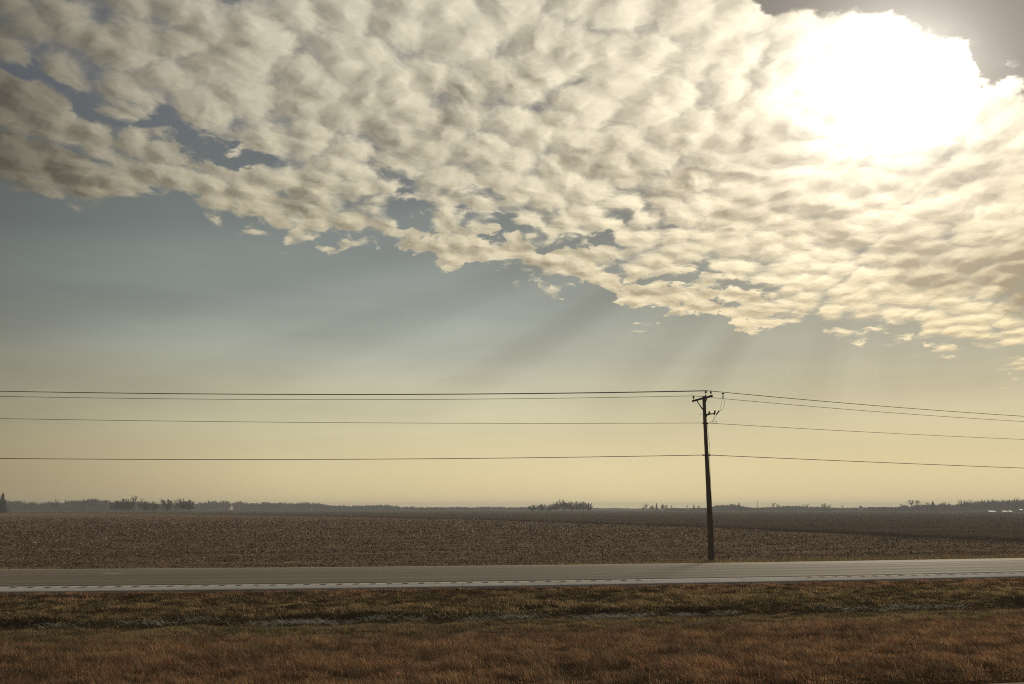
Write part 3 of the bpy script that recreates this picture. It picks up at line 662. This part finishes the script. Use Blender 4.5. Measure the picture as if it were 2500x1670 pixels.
TREES = [
 ('conifer', -407.8, 700, 16.3, 1.53, 'dark evergreen at the left edge of the view, nearest of all distant trees', None),
 ('dense', -407.3, 900, 13.1, 1.12, 'low rounded tree at the left end of the left grove', 'trees of the dark grove at the far left edge of the field'),
 ('dense', -406.4, 915, 14.5, 1.08, 'broad rounded crown second from the left end of the left grove', 'trees of the dark grove at the far left edge of the field'),
 ('oak', -393.8, 900, 14.0, 0.9, 'rounded tree just left of the tall bare fork in the left grove', 'trees of the dark grove at the far left edge of the field'),
 ('vase', -384.1, 890, 18.0, 0.72, 'tallest forked bare tree standing above the left grove', 'trees of the dark grove at the far left edge of the field'),
 ('bare', -384.6, 905, 15.7, 0.63, 'thin bare tree just right of the tall fork in the left grove', 'trees of the dark grove at the far left edge of the field'),
 ('dense', -376.2, 900, 11.9, 0.99, 'low rounded bush-like tree in the middle dip of the left grove', 'trees of the dark grove at the far left edge of the field'),
 ('oak', -369.8, 905, 11.5, 0.99, 'low tree right of the dip in the left grove', 'trees of the dark grove at the far left edge of the field'),
 ('vase', -360.2, 900, 15.2, 0.5, 'slim upright bare tree with twin tips in the left grove', 'trees of the dark grove at the far left edge of the field'),
 ('dense', -357.8, 910, 14.5, 0.99, 'rounded crown right of the twin tipped tree in the left grove', 'trees of the dark grove at the far left edge of the field'),
 ('bare', -345.0, 900, 14.8, 0.72, 'bare spiky tree third from the right end of the left grove', 'trees of the dark grove at the far left edge of the field'),
 ('oak', -340.2, 905, 14.4, 0.99, 'dense tree second from the right end of the left grove', 'trees of the dark grove at the far left edge of the field'),
 ('dense', -331.6, 900, 14.0, 0.85, 'dense tree closing the right end of the left grove', 'trees of the dark grove at the far left edge of the field'),
 ('bare', -648.2, 1180, 14.9, 0.81, 'bare tree on the skyline near the dark evergreen at the left edge', None),
 ('bare', -620.3, 1190, 17.2, 0.99, 'bare tree with open crown midway between evergreen and left grove', None),
 ('bare', -571.6, 1170, 18.0, 1.08, 'pale bare tree highest on the skyline left of the left grove', None),
 ('bare', -567.1, 1180, 17.0, 0.9, 'bare tree just right of the pale high one left of the left grove', None),
 ('dense', 23.4, 1000, 8.2, 1.71, 'low wide tree at the left end of the middle grove', 'trees of the rounded grove in the middle distance'),
 ('dense', 33.8, 1005, 9.6, 1.44, 'low broad tree second from left in the middle grove', 'trees of the rounded grove in the middle distance'),
 ('dense', 43.0, 1000, 9.1, 1.44, 'small rounded tree in the low left half of the middle grove', 'trees of the rounded grove in the middle distance'),
 ('dense', 51.0, 1000, 11.8, 1.3, 'rounded tree on the left shoulder of the middle grove', 'trees of the rounded grove in the middle distance'),
 ('oak', 59.7, 1005, 14.2, 1.17, 'tallest broad crown of the middle grove', 'trees of the rounded grove in the middle distance'),
 ('dense', 67.8, 1000, 12.8, 1.17, 'wide crown right of the tallest one in the middle grove', 'trees of the rounded grove in the middle distance'),
 ('oak', 76.0, 1010, 11.9, 1.08, 'rounded crown between the wide and the fringed tree of the middle grove', 'trees of the rounded grove in the middle distance'),
 ('oak', 81.4, 1000, 12.8, 1.08, 'fringed tree near the right end of the middle grove', 'trees of the rounded grove in the middle distance'),
 ('dense', 87.9, 1000, 10.9, 0.9, 'tree closing the right end of the middle grove', 'trees of the rounded grove in the middle distance'),
 ('oak', 209.5, 1400, 6.6, 0.99, 'tiny dark bush at the left foot of the small lollipop tree', 'small trees left of the utility pole'),
 ('bare', 214.0, 1400, 13.0, 0.9, 'small lollipop shaped bare tree well left of the utility pole', 'small trees left of the utility pole'),
 ('dense', 223.9, 1400, 9.2, 0.99, 'low dark tree between lollipop tree and narrow evergreen', 'small trees left of the utility pole'),
 ('conifer', 231.1, 1400, 13.0, 1.08, 'narrow evergreen between two bare trees left of the pole', 'small trees left of the utility pole'),
 ('oak', 240.9, 1400, 11.7, 0.63, 'upright leafy tree right of the narrow evergreen', 'small trees left of the utility pole'),
 ('bare', 245.0, 1390, 11.0, 0.81, 'bare crown touching the upright leafy tree', 'small trees left of the utility pole'),
 ('vase', 255.3, 1400, 9.8, 0.72, 'leaning forked bare tree right of the leafy pair', 'small trees left of the utility pole'),
 ('vase', 290.2, 1450, 10.0, 0.72, 'small forked tree left of the lone pointed evergreen', 'small trees left of the utility pole'),
 ('conifer', 301.0, 1450, 12.0, 0.99, 'lone pointed evergreen nearest the left side of the utility pole', 'small trees left of the utility pole'),
 ('bare', 309.1, 1450, 10.0, 0.9, 'small arched bare tree touching the left side of the pole', 'small trees left of the utility pole'),
 ('bare', 327.1, 1330, 10.1, 1.17, 'bare tree on the left slope of the mound right of the pole', 'trees on the skyline right of the utility pole'),
 ('dense', 335.8, 1330, 12.0, 1.17, 'rounded bare crown on top of the mound right of the pole', 'trees on the skyline right of the utility pole'),
 ('conifer', 345.1, 1330, 13.2, 1.35, 'dark evergreen crowning the mound right of the pole', 'trees on the skyline right of the utility pole'),
 ('vase', 343.6, 1150, 12.5, 0.81, 'bare forked tree right of the thin mast', 'trees on the skyline right of the utility pole'),
 ('bare', 348.9, 1150, 10.4, 0.81, 'smaller bare tree beside the forked one right of the mast', 'trees on the skyline right of the utility pole'),
 ('bare', 380.7, 1150, 9.8, 0.99, 'bare tree on the left of the spiky skyline row', 'trees on the skyline right of the utility pole'),
 ('bare', 387.1, 1150, 10.4, 0.9, 'bare tree on the right of the spiky skyline row', 'trees on the skyline right of the utility pole'),
 ('bare', 402.6, 1130, 11.8, 0.99, 'rounded bare tree standing alone between skyline row and leaning sapling', 'trees on the skyline right of the utility pole'),
 ('bare', 409.4, 1130, 10.3, 0.9, 'shorter bare tree right against the lone rounded one', 'trees on the skyline right of the utility pole'),
 ('vase', 433.9, 1150, 8.8, 0.63, 'leaning bare sapling on the low stretch of skyline', 'trees on the skyline right of the utility pole'),
 ('vase', 498.0, 1120, 10.7, 0.63, 'thin bare sapling left of the big fan shaped tree', 'trees on the skyline right of the utility pole'),
 ('vase', 492.3, 1080, 15.9, 1.12, 'big fan shaped bare tree on the right skyline', 'trees on the skyline right of the utility pole'),
 ('vase', 500.4, 1080, 15.4, 0.99, 'right hand partner of the big fan shaped bare tree', 'trees on the skyline right of the utility pole'),
 ('bare', 521.5, 1100, 13.1, 0.72, 'spiky bare tree between fan shaped tree and dark evergreen', 'trees on the skyline right of the utility pole'),
 ('conifer', 528.7, 1100, 13.6, 1.53, 'squat dark evergreen on the right skyline', 'trees on the skyline right of the utility pole'),
 ('bare', 544.1, 1100, 13.1, 1.26, 'low wide bare tree right of the squat evergreen', 'trees on the skyline right of the utility pole'),
 ('bare', 555.4, 1080, 15.9, 1.17, 'wide bare tree with pale gap beneath, right of centre on the right skyline', 'trees on the skyline right of the utility pole'),
 ('bare', 566.6, 1085, 16.0, 0.99, 'bare tree overlapping the wide one with the pale gap', 'trees on the skyline right of the utility pole'),
 ('bare', 583.2, 1080, 15.9, 1.08, 'bare tree above the left end of the pale shed roof', 'trees on the skyline right of the utility pole'),
 ('bare', 598.3, 1090, 17.1, 0.99, 'bare tree above the right end of the longest pale roof', 'trees on the skyline right of the utility pole'),
 ('bare', 620.1, 1080, 18.4, 1.08, 'tall bare tree near the right edge of the view', 'trees on the skyline right of the utility pole'),
]
for i, t_ in enumerate(TREES): tree(*t_, i=i)
# ---- far woods: one mass of trees per stand ----
def woods(name, label, pts, depth, n, kinds):
    """pts = [(x, y, height)] along the front of the stand"""
    pts = np.array(pts, float); cum = np.concatenate([[0], np.cumsum(np.linalg.norm(np.diff(pts[:, :2], axis=0), axis=1))])
    VV, TT, k = [], [], 0
    for _ in range(n):
        d = rng.uniform(0, cum[-1]); b = rng.random()
        x = np.interp(d, cum, pts[:, 0]); y = np.interp(d, cum, pts[:, 1]) + b*depth; h = np.interp(d, cum, pts[:, 2])*rng.uniform(.80, 1.1)*(.62 + .72*fbm(np.array(d*.028), np.array(1.0), 77))
        kd = kinds[rng.integers(len(kinds))]; T, v, t = PROTO[kd][rng.integers(len(PROTO[kd]))]
        if kd in ('bare', 'vase'): t = t
        else: t = t[rng.random(len(t)) < .7]
        a = rng.uniform(0, 6.28); ca, sa = math.cos(a), math.sin(a); w = h*rng.uniform(.9, 1.35)
        q_ = v*[w, w, h]
        if kd in ('bare', 'vase'): q_[:, 2] += 0
        q_ = np.stack([q_[:, 0]*ca - q_[:, 1]*sa, q_[:, 0]*sa + q_[:, 1]*ca, q_[:, 2]], -1) + [x, y, FIELD]
        VV.append(q_); TT.append(t + k); k += len(v)
        # undergrowth closing the foot of the wood
        m_ = 150; P = np.stack([x + rng.uniform(-6, 6, m_), y + rng.uniform(-4, 4, m_), FIELD + rng.uniform(0, h*.62, m_)], -1)
        vv, tt = slivers(P, unit(rng.normal(size=(m_, 3))*[1, 1, .6] + [0, 0, .7]), rng.uniform(1.0, 3.2, m_), rng.uniform(.4, 1.4, m_)); VV.append(vv); TT.append(tt + k); k += len(vv)
    o = mesh_np(name, np.vstack(VV), [np.vstack(TT)], M_TWIG); tag(o, label, 'woods', kind='stuff'); return o
woods('far_woods', 'bluish bare woods along the skyline left of the left grove', [(-1457.5, 1450, 16.7), (-1050.8, 1450, 16.7), (-833.8, 1450, 16.7), (-820.3, 1450, 16.0), (-799.9, 1450, 14.7), (-779.6, 1450, 17.4), (-745.7, 1450, 18.0), (-711.8, 1450, 18.7), (-677.9, 1450, 16.0), (-644.0, 1450, 14.7), (-562.7, 1450, 14.0)], 60, 620, ['bare', 'dense', 'oak'])
woods('far_woods', 'pale hazy woods from the left grove to the middle grove', [(-651.7, 1700, 15.0), (-619.9, 1700, 15.7), (-592.1, 1700, 18.9), (-548.4, 1700, 18.1), (-500.7, 1700, 15.7), (-437.1, 1700, 15.0), (-373.6, 1700, 12.6), (-317.9, 1700, 10.3), (-290.1, 1700, 12.6), (-230.5, 1700, 11.8), (-182.8, 1700, 8.7), (-151.0, 1700, 7.9), (-79.5, 1700, 7.9), (39.7, 1700, 7.9)], 80, 400, ['dense', 'oak', 'dense'])
woods('far_woods', 'lowest palest woods behind the utility pole', [(20.6, 2200, 8.1), (195.4, 2200, 6.0), (308.6, 2200, 4.0), (380.6, 2200, 5.0), (524.6, 2200, 6.0), (668.6, 2200, 5.0)], 80, 230, ['dense', 'oak'])
woods('far_woods', 'low grey woods from the pole to the right grove', [(255.3, 1400, 4.7), (320.7, 1400, 5.3), (337.1, 1400, 8.5), (353.5, 1400, 11.1), (369.8, 1400, 9.8), (386.2, 1400, 5.9), (405.8, 1400, 5.3), (425.5, 1400, 6.6), (458.2, 1400, 9.2), (481.1, 1400, 7.2), (497.5, 1400, 5.9), (530.2, 1400, 4.7), (562.9, 1400, 5.9), (595.6, 1400, 6.6), (621.8, 1400, 7.2)], 60, 400, ['bare', 'dense', 'oak'])
woods('far_woods', 'tall dark grey woods rising toward the right edge', [(504.9, 1200, 5.7), (533.0, 1200, 7.3), (561.0, 1200, 9.0), (589.1, 1200, 9.5), (611.5, 1200, 11.2), (645.2, 1200, 13.4), (673.2, 1200, 15.1), (701.3, 1200, 16.2), (813.5, 1200, 18.4), (1150.1, 1200, 21.1)], 60, 560, ['bare', 'dense', 'oak'])
# ---- far sheds and a mast ----
M_ROOF = simple('pale bare metal roofing', (.42, .42, .41), (.52, .52, .50), .7, .5, .7)
M_SIDING = simple('grey painted siding', (.30, .30, .29), (.40, .40, .38), 1.5, .7)
M_DARK = simple('dark doorway', (.03, .03, .03), (.05, .05, .05), 1.5, .8)
def shed(x, y, z, w, d, hw, hr, label, rz=0.0):
    o = empty('farm_shed', (x, y, z), label, 'shed', 'pale roofed sheds far across the field'); o.rotation_euler.z = rz
    b = MB(); b.box((0, 0, hw/2), (w, d, hw)); b.add([(-w/2, -d/2, hw), (-w/2, d/2, hw), (-w/2, 0, hr-.06), (w/2, -d/2, hw), (w/2, d/2, hw), (w/2, 0, hr-.06)], tris=[[0, 2, 1], [3, 4, 5]]); b.build('wall', M_SIDING, o)
    b = MB(); e = d/2 + .35; t = .07; zl = hw - .35*(hr-hw)/(d/2)
    for s_ in (-1, 1):
        b.add([(-w/2-.3, s_*e, zl), (w/2+.3, s_*e, zl), (w/2+.3, 0, hr), (-w/2-.3, 0, hr), (-w/2-.3, s_*e, zl+t), (w/2+.3, s_*e, zl+t), (w/2+.3, 0, hr+t), (-w/2-.3, 0, hr+t)], [[0, 1, 2, 3], [7, 6, 5, 4], [0, 4, 5, 1], [1, 5, 6, 2], [3, 2, 6, 7], [0, 3, 7, 4]])
    b.build('roof', M_ROOF, o)
    b = MB(); b.box((w*.18, -d/2-.03, hw*.42), (min(2.2, w*.3), .06, hw*.84)); b.build('door', M_DARK, o)
    return o
shed(519.7, 950, -1.5, 7.4, 7.0, 1.38, 2.2, 'longest pale roofed shed, leftmost of the three in a row at right', 0.0)
shed(533.4, 950, -1.5, 5.4, 7.0, 1.38, 2.2, 'middle pale roofed shed of the row at right', 0.0)
shed(539.4, 950, -1.5, 3.4, 7.0, 1.38, 2.2, 'small pale roofed shed at the right end of the row', 0.0)
shed(539.6, 930, 0.2, 2.4, 7.0, 1.38, 2.2, 'tiny pale roofed shed standing a little higher near the right edge', 0.15)
bn = empty('grain_bin', (457.8, 1150, FIELD), 'pale metal grain bin top showing above the right skyline woods', 'grain bin')
b = MB(); b.lathe((0, 0, 0), (0, 0, 1), [(0, 2.0), (.5, 2.0), (6.3, 2.0)], 24); b.build('wall', M_ROOF, bn)
b = MB(); b.lathe((0, 0, 6.3), (0, 0, 1), [(0, 2.15), (.05, 2.15), (.95, .35), (1.1, .3)], 24); b.build('roof', M_ROOF, bn)
ms = empty('radio_mast', (336.6, 1200, FIELD), 'thin mast with a small head standing above the skyline right of the pole', 'mast')
b = MB(); b.tube([(0, 0, 0), (0, 0, 13.4)], [.34, .20], 6); b.build('shaft', M_STEEL, ms)
b = MB()
for k in range(3): b.box((0, 0, 12.1 + k*.5), (1.9 - k*.4, .5, .3), ax=(math.cos(k*1.1), math.sin(k*1.1), 0))
b.tube([(0, 0, 13.2), (0, 0, 14.6)], .10, 6); b.build('antenna', M_STEEL, ms)
# ================= haze =================
m = bpy.data.materials.new('thin haze'); m.use_nodes = True; nt = m.node_tree; nt.nodes.clear()
out = nt.nodes.new('ShaderNodeOutputMaterial'); pv = nt.nodes.new('ShaderNodeVolumePrincipled'); nt.links.new(pv.outputs[0], out.inputs['Volume'])
pv.inputs['Color'].default_value = (*HAZE_COL, 1); pv.inputs['Density'].default_value = HAZE_DENS; pv.inputs['Anisotropy'].default_value = .25
b = MB(); b.box((0, 470, 9.0), (6600, 5500, 22.0)); hz = b.build('haze', m); tag(hz, kind='stuff', label='thin pale haze over the distant field', cat='haze')
# ================= sky, sun, camera =================
build_sky()
sun = bpy.data.lights.new('sun', 'SUN'); sun.energy = SUN_POWER; sun.angle = math.radians(SUN_ANGLE); sun.color = (1.0, .86, .64)
so = bpy.data.objects.new('sun', sun); COL.objects.link(so)
so.rotation_euler = (math.radians(90 - SUN_EL), 0, math.radians(180 - SUN_AZ))
cam = bpy.data.cameras.new('camera'); co = bpy.data.objects.new('camera', cam); COL.objects.link(co); SC.camera = co
cam.lens = 2100/2500*36; cam.sensor_width = 36; cam.clip_end = 9000; cam.clip_start = .1
co.location = (0, 0, H); co.rotation_euler = (math.radians(90) + math.atan(406/2100), 0, 0)
SC.view_settings.view_transform = 'Standard'; SC.view_settings.look = 'None'; SC.view_settings.exposure = 0; SC.view_settings.gamma = 1
cy = SC.cycles; cy.max_bounces = 5; cy.diffuse_bounces = 2; cy.glossy_bounces = 2; cy.transmission_bounces = 2; cy.volume_bounces = 1; cy.transparent_max_bounces = 8; cy.use_denoising = False; cy.sample_clamp_indirect = 3.0; cy.sample_clamp_direct = 4.0; cy.filter_width = 1.1
